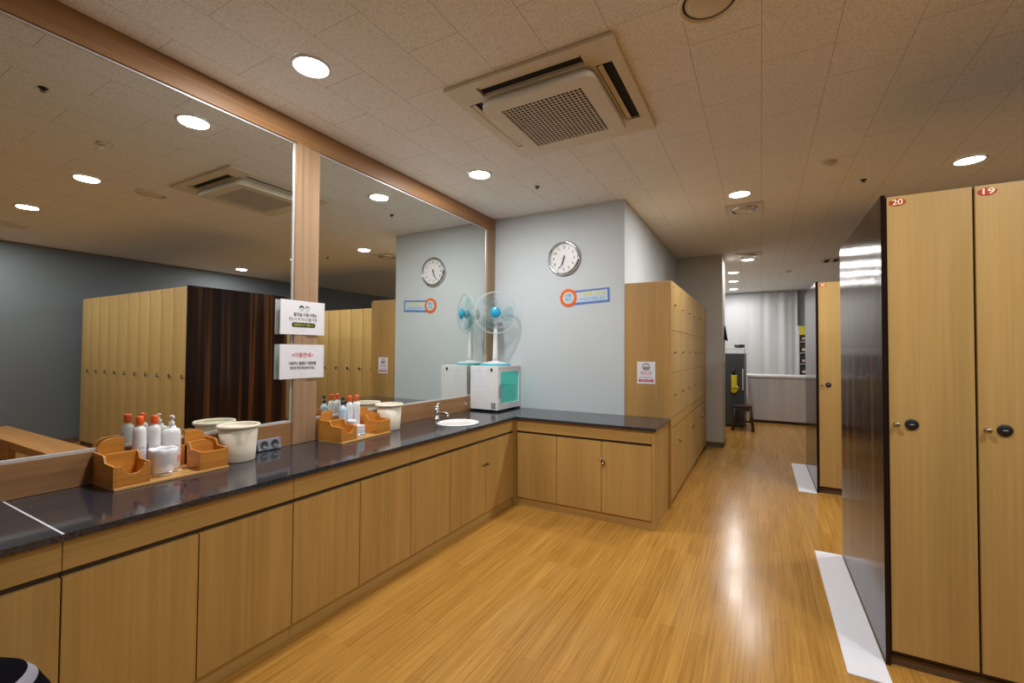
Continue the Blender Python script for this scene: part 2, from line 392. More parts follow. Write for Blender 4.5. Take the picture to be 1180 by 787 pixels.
def air_vent(x, y, label, square=True):
    t = thing('air_vent', label, 'air vent', (x, y, ZCEIL))
    if square: MB().box(-.165, .165, -.165, .165, -.012, -.001).build('cover_plate', 'acplastic', t, bevel=.003)
    z = -.013 if square else -.001
    MB().lathe([(.125, z), (.125, z-.012), (.112, z-.016), (.104, z-.006), (.104, z)], seg=40, cap=False).build('ring', 'chrome' if square else 'cream', t)
    MB().lathe([(.095, z), (.095, z-.006), (.07, z-.014), (.0001, z-.017)], seg=40).build('disc', 'acplastic', t)
    MB().lathe([(.1039, z-.0002), (.1039, z-.003), (.0955, z-.003), (.0955, z-.0002)], seg=40, cap=False).build('gap_ring', 'darkhole', t)
air_vent(2.46, 5.046, 'square air vent with round diffuser beyond the aisle light')
air_vent(2.44, 7.50, 'far square air vent with round diffuser over the aisle')
air_vent(2.426, 1.979, 'round ceiling vent cut by the top edge of the photo', False)
air_vent(5.15, 1.70, 'round ceiling vent near the blue-grey wall, seen in the left mirror', False)
def detector(x, y, label):
    t = thing('smoke_detector', label, 'smoke detector', (x, y, ZCEIL))
    MB().lathe([(.05, -.001), (.05, -.012), (.042, -.018)], seg=28).build('housing', 'acplastic', t)
    MB().lathe([(.03, -.0185), (.028, -.028), (.0001, -.031)], seg=28).build('sensor_cap', 'acplastic', t)
detector(3.065, 4.126, 'pale round smoke detector on the ceiling left of the lockers 20 light')
detector(1.50, 1.33, 'round smoke detector on the ceiling seen in the left mirror')
detector(3.03, 9.3, 'tiny round smoke detector on the ceiling before the curtain')
def sprinkler(x, y, label):
    t = thing('ceiling_sprinkler', label, 'sprinkler', (x, y, ZCEIL))
    MB().lathe([(.022, -.001), (.020, -.006), (.011, -.007)], seg=20).build('cup', 'black', t)
    MB().lathe([(.009, -.0075), (.009, -.02), (.014, -.021), (.014, -.024)], seg=14).build('head', 'brass', t)
sprinkler(.882, 3.527, 'small dark sprinkler in the ceiling between the corner light and the clock wall')
sprinkler(3.364, 4.677, 'small dark sprinkler in the ceiling above the near lockers')
sprinkler(.93, .87, 'small dark sprinkler in the ceiling seen in the left mirror top')
t = thing('slot_vent', 'small dark two-slot vent in the ceiling above the far lockers', 'air vent', (3.58, 8.5, ZCEIL))
MB().box(-.16, .16, -.16, .16, -.01, -.001).build('cover_plate', 'acplastic', t, bevel=.002)
for dx in (-.07, .05): MB().box(dx-.035, dx+.035, -.13, .13, -.012, -.0105).build('slot', 'darkhole', t)

# ceiling cassette air conditioner
ac = thing('ceiling_air_conditioner', 'square beige ceiling cassette air conditioner with mesh intake', 'air conditioner', (1.545, 2.435, ZCEIL))
fr = MB(); h = .48
SL = [(-.30, .30, -.375, -.305), (-.30, .30, .305, .375), (-.375, -.305, -.30, .30), (.305+.055, .375+.055, -.30, .30)]
SL = [(-.30, .30, -.425, -.342), (-.30, .30, .342, .425), (-.425, -.342, -.30, .30), (.342, .425, -.30, .30)]
# frame plate built as bars so that the outlets stay open
def bars(mb, z0, z1):
    xs = [-h, -.425, -.342, -.30, .30, .342, .425, h]
    for i in range(7):
        for j in range(7):
            x0, x1, y0, y1 = xs[i], xs[i+1], xs[j], xs[j+1]; cx, cy = (x0+x1)/2, (y0+y1)/2
            if any(a < cx < b and c < cy < d for a, b, c, d in SL): continue
            mb.box(x0, x1, y0, y1, z0, z1)
bars(fr, -.022, -.003)
bmx = fr.build('face_frame', 'acplastic', ac)
bk = MB()
for a, b, c, d in SL: bk.box(a, b, c, d, -.006, -.003)
bk.build('outlet_recess', 'darkhole', ac)
for a, b, c, d in SL:
    mb = MB(); cx, cy = (a+b)/2, (c+d)/2
    if b-a > d-c:
        for q in (-.012,): mb.plate([(-.29, -.003), (.29, -.003), (.29, .003), (-.29, .003)], (cx, cy+q, -.012), X_, Vector((0, .25, .97)).normalized(), .024)
    else:
        mb.plate([(-.29, -.003), (.29, -.003), (.29, .003), (-.29, .003)], (cx-.012, cy, -.016), Y_, Vector((-.25, 0, .97)).normalized(), -.024)
    mb.build('louver', 'acplastic', ac)
pn = MB(); PW, GW = .335, .245
def ringplate(mb, w, g, z0, z1, r=.05):
    a = rrect(2*w, 2*w, r, 4); n = len(a); b = []
    for x, y in a:
        k = g/max(abs(x), abs(y)); b.append((x*k, y*k))
    vs = [(x, y, z0) for x, y in a]+[(x, y, z0) for x, y in b]+[(x, y, z1) for x, y in a]+[(x, y, z1) for x, y in b]
    fs = []
    for i in range(n):
        j = (i+1) % n
        fs += [(i, j, n+j, n+i), (2*n+i, 3*n+i, 3*n+j, 2*n+j), (i, 2*n+i, 2*n+j, j), (n+i, n+j, 3*n+j, 3*n+i)]
    mb.add(vs, fs)
ringplate(pn, PW, GW, -.078, -.052); ringplate(pn, PW-.02, GW, -.0515, -.0225)
pn.build('intake_panel', 'acplastic', ac, bevel=.002)
MB().box(-GW, GW, -GW, GW, -.060, -.056).build('filter', 'darkhole', ac)
g = MB(); nb = 20
for i in range(nb+1):
    q = -GW+2*GW*i/nb; g.box(q-.0032, q+.0032, -GW, GW, -.076, -.073); g.box(-GW, GW, q-.0032, q+.0032, -.0755, -.0732)
g.build('intake_grille', 'acplastic', ac)

# ------------------------------------------------------------------ vanity cabinets, left run (fronts face +X)
G0 = [-.264, .152, .568, .974, 1.39, 1.806, 2.227, 2.646, 3.128, 3.594]
ZDB, ZDT, ZU = .074, .655, .780
def knob(parent, p, axis, r=.011, mat='brass'):
    p = Vector(p); a = Vector(axis)
    return MB().lathe([(.004, 0), (.004, .012), (r, .014), (r, .022), (r*.6, .026)], p, 0, 16, a).build('knob', mat, parent)
def left_unit(i0, i1, label, sinkhole=False):
    y0, y1 = G0[i0], G0[i1]; t = thing('vanity_cabinet', label, 'cabinet', (0, y0, 0), 0, 'veneer vanity cabinets under the worktop')
    L = y1-y0
    top = .60 if sinkhole else ZU
    MB().box(.01, .596, .002, L-.002, ZDB, top).build('carcass', 'gap', t)
    MB().box(.05, .605, .001, L-.001, .001, ZDB-.004).build('plinth', 'veneer_y', t)
    MB().box(.6, XC, .001, L-.001, ZDT+.022, ZU).build('fascia', 'veneer_y', t, bevel=.001)
    MB().box(.597, .604, .001, L-.001, ZDT+.002, ZDT+.0215).build('finger_groove', 'gap', t)
    ds = []
    for i in range(i0, i1):
        a, b = G0[i]-y0+.0022, G0[i+1]-y0-.0022
        ds.append(MB().box(.603, XC, a, b, ZDB, ZDT).build('door', 'veneer', t, bevel=.0012))
    return t, ds
left_unit(0, 2, 'veneer vanity cabinet at the left edge of the photo')
left_unit(2, 4, 'two-door veneer vanity cabinet below the left wooden caddy')
left_unit(4, 6, 'two-door veneer vanity cabinet below the wooden post')
t, ds = left_unit(6, 9, 'veneer vanity cabinet under the washbasin with small turn latch', True)
y = G0[8]-G0[6]
lt = MB().box(0, .008, -.045, .03, -.006, .006); lt.lathe([(.009, 0), (.009, .018), (.005, .02)], (.008, .022, 0), 0, 14, (1, 0, 0))
lt.build('latch', 'brass', ds[1], loc=(XC+.0005, y-.01, .47))
# corner post where the two runs meet
struct(MB().box(.60, .640, 3.5945, 3.632, .001, ZU).build('trim_6', 'veneer'))

# return run (front faces -Y)
t = thing('vanity_cabinet', 'veneer vanity cabinet on the clock wall with three doors and twisted latch', 'cabinet', (.641, YP, 0), 0, 'veneer vanity cabinets under the worktop')
x0 = .641; L = XP-x0
MB().box(.0, L-.02, .022, .598, ZDB, ZU).build('carcass', 'gap', t)
MB().box(.0, L-.0205, .012, .5, .001, ZDB-.004).build('plinth', 'veneer_x', t)
MB().box(.001, L-.0215, 0, .0215, ZDT+.022, ZU).build('fascia', 'veneer_x', t, bevel=.001)
MB().box(.001, L-.0205, .014, .0215, ZDT+.002, ZDT+.0215).build('finger_groove', 'gap', t)
MB().box(L-.0198, L, 0, .600, .001, ZU).build('end_panel', 'veneer', t, bevel=.001)
g = [.645, 1.04, 1.444, XP-.020]; dd = []
for i in range(3): dd.append(MB().box(g[i]-x0+.0022, g[i+1]-x0-.0022, 0, .0205, ZDB, ZDT).build('door', 'veneer', t, bevel=.0012))
lt = MB().tube([(-.022, -.012, .025), (0, -.016, .012), (.02, -.012, -.004)], .0065).lathe([(.014, 0), (.016, .008), (.009, .011)], (.016, -.001, -.012), 0, 16, (0, -1, 0)).tube([(.016, -.014, -.012), (.014, -.018, -.04)], [.008, .010])
lt.build('latch', 'brass', dd[2], loc=(g[2]-x0+.006, 0, .50))

# worktop with a hole for the basin
SX, SY, SRX, SRY = .415, 3.02, .150, .165
wt = thing('worktop', 'dark polished granite worktop running along the mirrors and round the corner', 'countertop', (0, 0, ZU+.001))
mb = MB(); z0, z1 = 0, ZC-ZU-.001
XE, YE = .645, 3.592
mb.box(.001, XE, G0[0], 2.75, z0, z1)
a = 3.32
mb.box(.001, XE, a, YW-.001, z0, z1); mb.box(XE, 1.888, YE, YW-.001, z0, z1)
n = 48; outer = []; inner = []
for i in range(n):
    th = 2*pi*i/n; dx, dy = cos(th), sin(th)
    inner.append((SX+SRX*dx, SY+SRY*dy))
    k = min((XE-SX)/dx if dx > 1e-6 else 9, (.001-SX)/dx if dx < -1e-6 else 9, (a-SY)/dy if dy > 1e-6 else 9, (2.75-SY)/dy if dy < -1e-6 else 9)
    outer.append((SX+dx*k, SY+dy*k))
for cx, cy in ((XE, a), (.001, a), (.001, 2.75), (XE, 2.75)):   # snap the nearest ray to the corner
    i = min(range(n), key=lambda q: (outer[q][0]-cx)**2+(outer[q][1]-cy)**2); outer[i] = (cx, cy)
vs = [(x, y, z) for z in (z0, z1) for ring_ in (outer, inner) for x, y in ring_]
fs = []
for i in range(n):
    j = (i+1) % n
    fs += [(i, n+i, n+j, j), (2*n+i, 2*n+j, 3*n+j, 3*n+i), (n+i, 3*n+i, 3*n+j, n+j), (i, j, 2*n+j, 2*n+i)]
mb.add(vs, fs)
mb.build('granite_slab', 'granite', wt)
MB().box(.032, XE+.0005, .560, .566, z1, z1+.0006).build('joint_strip', 'paper', wt)
bs_ = thing('washbasin', 'white oval washbasin set into the dark worktop', 'sink', (SX, SY, ZC))
MB().lathe([(.149, -.001), (.166, .001), (.170, .006), (.160, .010), (.146, .006), (.125, -.05), (.085, -.085), (.03, -.095), (.0001, -.096)], seg=48, sy=1.08).build('bowl', 'porcelain', bs_)
MB().lathe([(.018, -.0945), (.016, -.090), (.0001, -.091)], seg=20).build('drain', 'chrome', bs_)
fa = thing('basin_faucet', 'chrome single-lever faucet behind the white washbasin', 'faucet', (.14, 3.08, ZC))
MB().lathe([(.026, 0), (.026, .008), (.020, .012), (.019, .075), (.022, .085), (.020, .10)], seg=24).build('body', 'chrome', fa)
MB().tube([(.01, 0, .05), (.05, 0, .062), (.10, 0, .062), (.118, 0, .052), (.122, 0, .038)], [.014, .013, .012, .012, .011], seg=14).build('spout', 'chrome', fa)
MB().lathe([(.019, .101), (.020, .112), (.012, .122)], seg=20).tube([(0, 0, .115), (-.012, .03, .13), (-.015, .065, .142)], [.008, .007, .006]).build('lever', 'chrome', fa)

# ------------------------------------------------------------------ cubby lockers behind the corner
cb = thing('cubby_locker', 'tall veneer bank of small cubby lockers behind the clock wall corner', 'locker', (XW+.002, YW+.001, 0))
W_ = XCL-XW-.002; LN = YEND-YW
MB().box(0, W_-.022, .021, LN, .06, ZCL-.001).build('carcass', 'gap', cb)
MB().box(0, W_-.03, .03, LN, .001, .059).build('plinth', 'veneer_y', cb)
MB().box(0, W_, 0, .0205, ZC+.002, ZCL).build('side_panel', 'locker_side', cb, bevel=.001)
MB().box(0, W_, 0, .0205, .001, ZC+.0015).build('base_side_panel', 'veneer', cb, bevel=.001)
MB().box(0, W_-.001, .021, LN, ZCL, ZCL+.012).build('top_panel', 'locker', cb)
MB().box(W_-.021, W_-.001, .021, LN, .715, ZC).build('rail', 'veneer_y', cb)
rows = [(ZC+.004, 1.208), (1.212, 1.602), (1.606, ZCL-.003)]; cw = (LN-.022)/6; num = 0
for r_, (za, zb) in enumerate(reversed(rows)):
    for c in range(6):
        num += 1; ya = .022+c*cw
        d = MB().box(W_-.0215, W_, ya+.0015, ya+cw-.0015, za, zb).build('door', 'locker', cb, bevel=.001)
        kz = zb-.2
        MB().lathe([(.007, 0), (.007, .004), (.012, .012), (.012, .018), (.006, .021)], (W_+.0005, ya+.14, kz), 0, 14, (1, 0, 0)).build('knob', 'brass', d)
        pl = MB().plate(circle(.019, 20, ry=.011), (W_+.0004, ya+.10, zb-.035), Y_, Z_, .0015, 0)
        text(pl, str(num), (W_+.002, ya+.10, zb-.035), Y_, Z_, .016, 1)
        pl.build('number_plate', ['red', 'paper'], d)
lw = (LN-.022)/3
for c in range(3):
    ya = .022+c*lw
    d = MB().box(W_-.0215, W_-.001, ya+.002, ya+lw-.002, .062, .700).build('door', 'veneer', cb, bevel=.001)
    MB().lathe([(.02, 0), (.024, .008), (.022, .016), (.010, .020)], (W_-.0005, ya+.44, .54), 0, 16, (1, 0, 0)).build('knob', 'brass', d)

# ------------------------------------------------------------------ tall locker banks
def door_proto():
    """one locker door, origin at its lower left front corner"""
    W = .295
    d = MB().box(.0045, W-.0055, 0, .018, 0, ZL-.075).build('door', 'locker', None, bevel=.001)
    MB().lathe([(.010, 0), (.010, .003), (.006, .006), (.006, .014), (.011, .018), (.010, .026), (.004, .028)], (.028, -.0005, 1.015), 0, 18, (0, -1, 0)).build('knob', 'brass', d)
    lk = MB().lathe([(.0245, 0), (.0245, .003), (.021, .006), (.0001, .0062)], (.082, -.0005, 1.018), 0, 24, (0, -1, 0))
    lk.box(.074, .090, -.0078, -.0068, 1.0165, 1.0195, 1)
    lk.build('lock', ['black', 'alu'], d)
    return d
proto = door_proto()
def locker_bank(y0, y1, first, label, gname):
    n = 10; W = .295; t = thing('locker_bank', label, 'locker', (XL, y0, 0))
    L = .012+n*W; D = y1-y0
    MB().box(.019, L, .020, D, .045, ZL-.002).build('carcass', 'gap', t)
    MB().box(.019, L, .016, D-.01, .001, .044).build('plinth', 'steel', t)
    MB().box(0, .018, -.004, D, .001, ZL+.004).build('end_panel', 'darkpanel', t, bevel=.001)
    for i in reversed(range(n)):
        d = proto if (i == 0 and first == 20) else copy_tree(proto)
        d.parent = t; d.location = (.019+i*(W-.0006), .001, .068)
        s = str(first-i); pl = MB()
        pl.plate(circle(.030, 28, ry=.0165), (.042, -.0004, 2.022), X_, Z_, .0016, 0)
        text(pl, s, (.042, -.0017, 2.0215), X_, Z_, .034, 1, width=.038, bold=.0011)
        pl.build('number_plate', ['red', 'gold'], d)
        pass
    return t
# the prototype's number plate is added per bank; copies are taken before it exists, so build the far bank first
locker_bank(YL2, YLE2, 40, 'far bank of tall lockers with a dark end panel, beyond the bank numbered 20', 'far')
locker_bank(YL, YLE, 20, 'near bank of tall lockers numbered 20 and 19 with a glossy dark end panel', 'near')

# white strips on the floor by the locker ends
tag(MB().box(2.930, 3.086, 2.45, 3.84, .0005, .006).build('floor_board', 'strip'), 'long white board on the floor along the near locker end', 'floor board')
tag(MB().box(2.932, 3.086, 5.39, 6.71, .0005, .006).build('floor_board', 'strip'), 'long white board on the floor along the far locker end', 'floor board')

# bench (seen in the left mirror)
bn = thing('changing_bench', 'low orange-brown wooden bench seen in the left mirror before the lockers', 'bench', (3.2, 1.52, 0))
MB().box(0, 2.45, 0, .30, .40, .43).build('seat', 'bench', bn, bevel=.004)
MB().box(.06, 2.39, .03, .05, .33, .399).box(.06, 2.39, .25, .27, .33, .399).build('apron', 'bench', bn, bevel=.001)
for x in (.04, 1.18, 2.33):
    for yy in (.025, .215): MB().box(x, x+.055, yy, yy+.055, .001, .3985).build('leg', 'bench', bn, bevel=.002)

# ------------------------------------------------------------------ things on the clock wall
ck = thing('wall_clock', 'round silver-rimmed wall clock with black numerals on the white wall', 'clock', (.857, YW-.002, 2.35))
A = (0, -1, 0)
MB().lathe([(.158, 0), (.172, .004), (.176, .018), (.168, .034), (.156, .036), (.150, .026), (.150, .012)], (0, 0, 0), 0, 56, A, cap=False).build('rim', 'chrome', ck)
dl = MB().lathe([(.149, .002), (.149, .012)], (0, 0, 0), 0, 56, A)
for i in range(1, 13):
    a = radians(90-30*i); text(dl, str(i), (.112*cos(a), -.0122, .112*sin(a)), X_, Z_, .036, 1, bold=.0012)
for i in range(60):
    a = radians(6*i); r0, r1 = (.134, .143) if i % 5 else (.131, .143); w2 = .0008 if i % 5 else .0018
    c_, s_ = cos(a), sin(a)
    dl.plate([(r0*c_+w2*s_, r0*s_-w2*c_), (r1*c_+w2*s_, r1*s_-w2*c_), (r1*c_-w2*s_, r1*s_+w2*c_), (r0*c_-w2*s_, r0*s_+w2*c_)], (0, -.0122, 0), X_, Z_, .0004, 1)
dl.build('dial', ['white', 'black'], ck)
def hand(name, deg, ln, w2, yo, tail=.02):
    a = radians(90-deg); c_, s_ = cos(a), sin(a)
    p = [(-tail*c_+w2*s_, -tail*s_-w2*c_), (ln*c_+w2*.4*s_, ln*s_-w2*.4*c_), (ln*c_-w2*.4*s_, ln*s_+w2*.4*c_), (-tail*c_-w2*s_, -tail*s_+w2*c_)]
    MB().plate(p, (0, yo, 0), X_, Z_, .0015, 0).build(name, 'black', ck)
hand('hour_hand', 190, .075, .006, -.0145, .03); hand('minute_hand', 203, .112, .004, -.0175, .03)
MB().lathe([(.009, .0135), (.009, .021)], (0, 0, 0), 0, 18, A).build('hub', 'black', ck)

bd = thing('wall_sticker', 'blue-bordered wall sign with an orange scalloped badge below the clock', 'sign', (.905, YW-.001, 1.945))
mb = MB()
q = Vector((cos(radians(1.5)), 0, sin(radians(1.5)))); uq = Vector((-sin(radians(1.5)), 0, cos(radians(1.5))))
mb.plate([(.06, -.078), (.425, -.07), (.425, .072), (.06, .066)], (0, 0, 0), q, uq, .002, 0)
mb.plate([(.07, -.055), (.405, -.048), (.405, .054), (.07, .046)], (0, -.0022, 0), q, uq, .0006, 1)
text(mb, '실내화를 착용해', (.245, -.003, .028), q, uq, .05, 2, width=.27, bold=.0012)
text(mb, '주시기 바랍니다', (.245, -.003, -.022), q, uq, .035, 0, width=.25)
mb.build('banner', ['blue', 'sky', 'yellow'], bd)
mb = MB(); pts = [((.098 if i % 2 else .084)*cos(2*pi*i/32), (.098 if i % 2 else .084)*sin(2*pi*i/32)) for i in range(32)]
mb.plate(pts, (0, -.003, 0), X_, Z_, .002, 0); mb.plate(circle(.062), (0, -.0052, 0), X_, Z_, .0006, 3); mb.plate(circle(.056), (0, -.0059, 0), X_, Z_, .0006, 1)
text(mb, '신발', (0, -.0066, .022), X_, Z_, .036, 2, bold=.001); text(mb, '벗기', (0, -.0066, -.022), X_, Z_, .036, 2, bold=.001)
mb.build('badge', ['orange', 'sky', 'blue', 'yellow'], bd)

nt_ = thing('notice', 'white notice with a masked face and a cerise bar on the cubby locker side', 'notice', (1.676, YW-.001, 1.208))
mb = MB().plate([(-.083, -.10), (.083, -.10), (.083, .105), (-.083, .105)], (0, 0, 0), X_, Z_, .0012, 0)
mb.plate([(-.068, -.082), (.068, -.082), (.068, -.058), (-.068, -.058)], (0, -.0014, 0), X_, Z_, .0005, 1)
text(mb, '착용 필수', (0, -.002, -.070), X_, Z_, .018, 0, width=.10)
mb.plate(circle(.036, 28, 0, .055), (0, -.0014, 0), X_, Z_, .0005, 2)
mb.plate(circle(.029, 28, 0, .050), (0, -.0020, 0), X_, Z_, .0005, 0)
mb.plate([(-.031, .056), (-.026, .034), (-.010, .026), (.010, .026), (.026, .034), (.031, .056), (0, .062)], (0, -.0026, 0), X_, Z_, .0005, 2)
text(mb, '마스크', (0, -.0014, -.003), X_, Z_, .040, 1, width=.10, bold=.001)
text(mb, '항상 착용해 주세요', (0, -.0014, -.040), X_, Z_, .018, 2, width=.12)
mb.build('sheet', ['paper', 'cerise', 'greytext'], nt_)

# two notices on the post (face +X)
def notice(zc, h, label, kind, tilt):
    t = thing('notice', label, 'notice', (.038, 1.845, zc)); wy = .158
    a = radians(tilt); rt = Vector((0, cos(a), sin(a))); up = Vector((0, -sin(a), cos(a)))
    mb = MB().plate([(-wy, -h/2), (wy, -h/2), (wy, h/2), (-wy, h/2)], (0, 0, 0), rt, up, .0015, 0)
    def T(s, u, v, size, m, wd=None, b=0): text(mb, s, Vector((.0016, 0, 0))+rt*u+up*v, rt, up, size, m, width=wd, bold=b)
    if kind == 0:
        for cx, mm in ((-.013, 1), (.028, 2)):
            o = Vector((.0017, 0, 0)); 
            mb.plate([(cx+.017*cos(radians(g)), .062+.017*sin(radians(g))) for g in range(-10, 191, 20)], o, rt, up, .0005, mm)
            mb.plate(circle(.011, 20, cx, .056), Vector((.0023, 0, 0)), rt, up, .0004, 0)
            mb.plate([(cx-.015, .058), (cx-.012, .045), (cx, .039), (cx+.012, .045), (cx+.015, .058), (cx+.011, .058), (cx, .044), (cx-.011, .058)][::-1][::-1][:5], Vector((.0028, 0, 0)), rt, up, .0003, 3)
        T('탈의실 이용시에는', .015, .018, .026, 1, .165, .0008)
        T('반드시 꼭 마스크를 착용', 0, -.012, .026, 4, .20, .0008)
        mb.plate(rrect(.168, .030, .013), Vector((.0017, 0, 0))+up*(-.046)+rt*.004, rt, up, .0005, 1)
        text(mb, '착용해주시기 바랍니다', Vector((.0023, 0, 0))+up*(-.048)+rt*.004, rt, up, .022, 5, width=.145, bold=.0006)
        T('감사합니다', 0, -.082, .013, 3, .05)
    else:
        T('<이용안내>', .0, .038, .034, 6, .155, .0012)
        T('사용하신 물품은 다음분을', .0, -.013, .024, 1, .195, .0008)
        T('위하여 제자리에 놓아주세요', .0, -.043, .024, 1, .175, .0008)
        T('감사합니다', .0, -.083, .013, 3, .05)
    mb.build('sheet', ['paper', 'black', 'greytext', 'sky', 'greytext', 'green', 'cerise'], t)
    for u in (-wy, wy-.012): MB().plate([(u, -h/2), (u+.012, -h/2), (u+.012, h/2), (u, h/2)], (.0016, 0, 0), rt, up, .0012, 0).build('holder_edge', 'white', t)
notice(1.606, .216, 'upper white notice on the wooden post with two small faces and a black bar', 0, 0)
notice(1.327, .216, 'lower white notice on the wooden post with a cerise heading', 1, 0)

# outlet strip on the backsplash
ol = thing('power_outlet', 'grey tilted double power outlet on the worktop edge beside the left mirror', 'outlet', (.0312, 1.625, ZC+.006))
MB().plate([(0, 0), (.032, 0), (.014, .062), (0, .062)], (0, .072, 0), X_, Z_, .144, 0).build('housing', 'outlet', ol, bevel=.003)
for yy in (-.033, .033):
    s = MB(); nrm = Vector((.062, 0, .018)).normalized(); c = Vector((.0235, yy, .031))
    s.lathe([(.024, 0), (.024, .003), (.020, .0032), (.019, .0012), (.0001, .0011)], c, 0, 24, nrm)
    for q in (-.008, .008): s.lathe([(.003, .0012), (.003, .0022)], c+Vector((0, q, 0)), 1, 8, nrm)
    s.build('socket', ['fridge', 'darkhole'], ol)

# ------------------------------------------------------------------ wooden caddies
def caddy(x, y, rz, label):
    t = thing('wooden_caddy', label, 'organizer', (x, y, ZC), rz, 'wooden amenity caddies')
    W2, D = .462, .205                                  # along local Y, along local X (0 = back)
    MB().box(0, D+.012, 0, W2, .0, .011).build('base_board', 'caddy_edge', t, bevel=.002)
    tk = .010
    def board(v, u0, u1, h, rnd):                     # cross board at depth v
        z = .0115; n = 6; r = min(.05, h*.4)
        if rnd == 'L': pts = [(u0, z), (u1, z), (u1, z+h)]+[(u0+r-r*sin(radians(90*i/n)), z+h-r+r*cos(radians(90*i/n))) for i in range(n+1)]
        elif rnd == 'R': pts = [(u0, z), (u1, z)]+[(u1-r+r*cos(radians(90*i/n)), z+h-r+r*sin(radians(90*i/n))) for i in range(n+1)]+[(u0, z+h)]
        elif rnd == 'SL':                             # scoop on the right part
            c = u1-.052; pts = [(u0, z), (u1, z), (u1, z+h), (u1-.012, z+h)]+[(c+.038*cos(radians(180*i/8))*-1*-1, z+h-.038*sin(radians(180*i/8))) for i in range(9)]+[(u0, z+h)]
        else: pts = [(u0, z), (u1, z), (u1, z+h), (u0, z+h)]
        return MB().plate(pts, (v, 0, 0), Y_, Z_, tk)
    B = .132; z = .0115
    for nm, u0, u1, rl in (('l', 0, B, 'L'), ('r', W2-B, W2, 'R')):
        ib = .024
        if nm == 'l': board(.0, u0+tk, u1-ib, .182, rl).build('back_board', 'caddy', t, bevel=.0015)
        else: board(.0, u0+ib, u1-tk, .170, rl).build('back_board', 'caddy', t, bevel=.0015)
        board(.082, u0+tk, u1-tk, .128, rl if nm == 'r' else '').build('divider', 'caddy', t, bevel=.0015)
        board(.195, u0+tk, u1-tk, .086, 'SL' if nm == 'l' else '').build('front_board', 'caddy', t, bevel=.0015)
        p = [(0, z), (.205, z), (.205, z+.090), (.115, z+.095), (.105, z+.118), (.095, z+.125), (0, z+.130)]
        q = [(.082, z), (.205, z), (.205, z+.090), (.115, z+.095), (.105, z+.118), (.095, z+.125), (.082, z+.128)]
        for k, u in enumerate((u0, u1-tk)):
            outer_ = (k == 0) == (nm == 'l')
            MB().plate(p if outer_ else q, (0, u+tk, 0), X_, Z_, tk).build('side_board', 'caddy', t, bevel=.0015)
    MB().box(.0, .01, B-.049, W2-B+.049, .0115, .112).build('middle_back', 'caddy', t, bevel=.0015)
    MB().tube([(.19, B, .03), (.19, W2-B, .03)], .0035).build('rail', 'chrome', t)
    return t
caddy(.036, .826, 0, 'wooden amenity caddy left of the post with orange-capped bottles')
caddy(.070, 1.945, radians(4), 'wooden amenity caddy right of the post with black-capped bottles')

# bottles: body, label, cap or pump
def bottle(x, y, r, h, capm, label, body='white', lab='pink', pump=False, oval=1.0, z0=ZC+.0118, rz=0, cat='bottle', txt='LOTION'):
    t = thing('lotion_bottle', label, cat, (x, y, z0), rz, None)
    MB().lathe([(r*.94, 0), (r, .006), (r, h*.76), (r*.96, h*.82), (r*.82, h*.865), (r*.58, h*.89), (r*.46, h*.90), (r*.46, h*.94)], seg=32, sy=oval).build('body', body, t)
    lb = MB(); n = 14; zz0, zz1 = h*.16, h*.60; a0, a1 = radians(-62), radians(62)
    vs = []; 
    for i in range(n+1):
        a = a0+(a1-a0)*i/n
        for z in (zz0, zz0+(zz1-zz0)*.32, zz1): vs.append(((r+.0006)*cos(a), (r+.0006)*sin(a)*oval, z))
    lb.add(vs, [(3*i, 3*i+3, 3*i+4, 3*i+1) for i in range(n)], 0); lb.add(vs, [(3*i+1, 3*i+4, 3*i+5, 3*i+2) for i in range(n)], 1)
    text(lb, txt, (r+.0008, 0, h*.50), Y_, Z_, .013, 2, width=min(.04, r*oval*.9)); text(lb, txt, (r+.0008, 0, h*.42), Y_, Z_, .008, 2, width=min(.03, r*oval*.7))
    lb.build('label_band', [lab, 'paper' if body == 'white' else body, 'greytext'], t)
    if pump:
        MB().lathe([(r*.46, h*.945), (r*.46, h*1.03), (r*.2, h*1.035), (r*.16, h*1.12)], seg=20).build('collar', capm, t)
        MB().lathe([(r*.20, h*1.12), (r*.34, h*1.125), (r*.34, h*1.165), (r*.2, h*1.175)], seg=16).tube([(0, 0, h*1.15), (r*.5, 0, h*1.15), (r*.95, 0, h*1.12)], [.006, .005, .004]).build('pump_head', capm, t)
    else:
        MB().lathe([(r*.60, h*.925), (r*.62, h*.93), (r*.58, h*1.05), (r*.50, h*1.08), (r*.1, h*1.085)], seg=24).build('cap', capm, t)
    return t
bottle(.076, .978, .026, .252, 'orange', 'leftmost white bottle with orange cap in the left caddy', lab='paper')
bottle(.076, 1.036, .025, .250, 'orange', 'orange-capped bottle with gold label in the middle of the left caddy', lab='gold')
bottle(.078, 1.106, .026, .222, 'white', 'wide white pump bottle with pink label in the left caddy', lab='pink', pump=True, oval=1.55)
bottle(.108, 2.106, .026, .225, 'black', 'pale blue pump bottle with black pump in the right caddy', body='liquid', lab='liquid', pump=True, oval=1.0)
bottle(.106, 2.166, .024, .250, 'orange', 'orange-capped white bottle between the pale blue bottle and another orange cap', lab='paper')
bottle(.112, 2.222, .025, .250, 'orange', 'rightmost orange-capped white bottle in the right caddy', lab='paper')

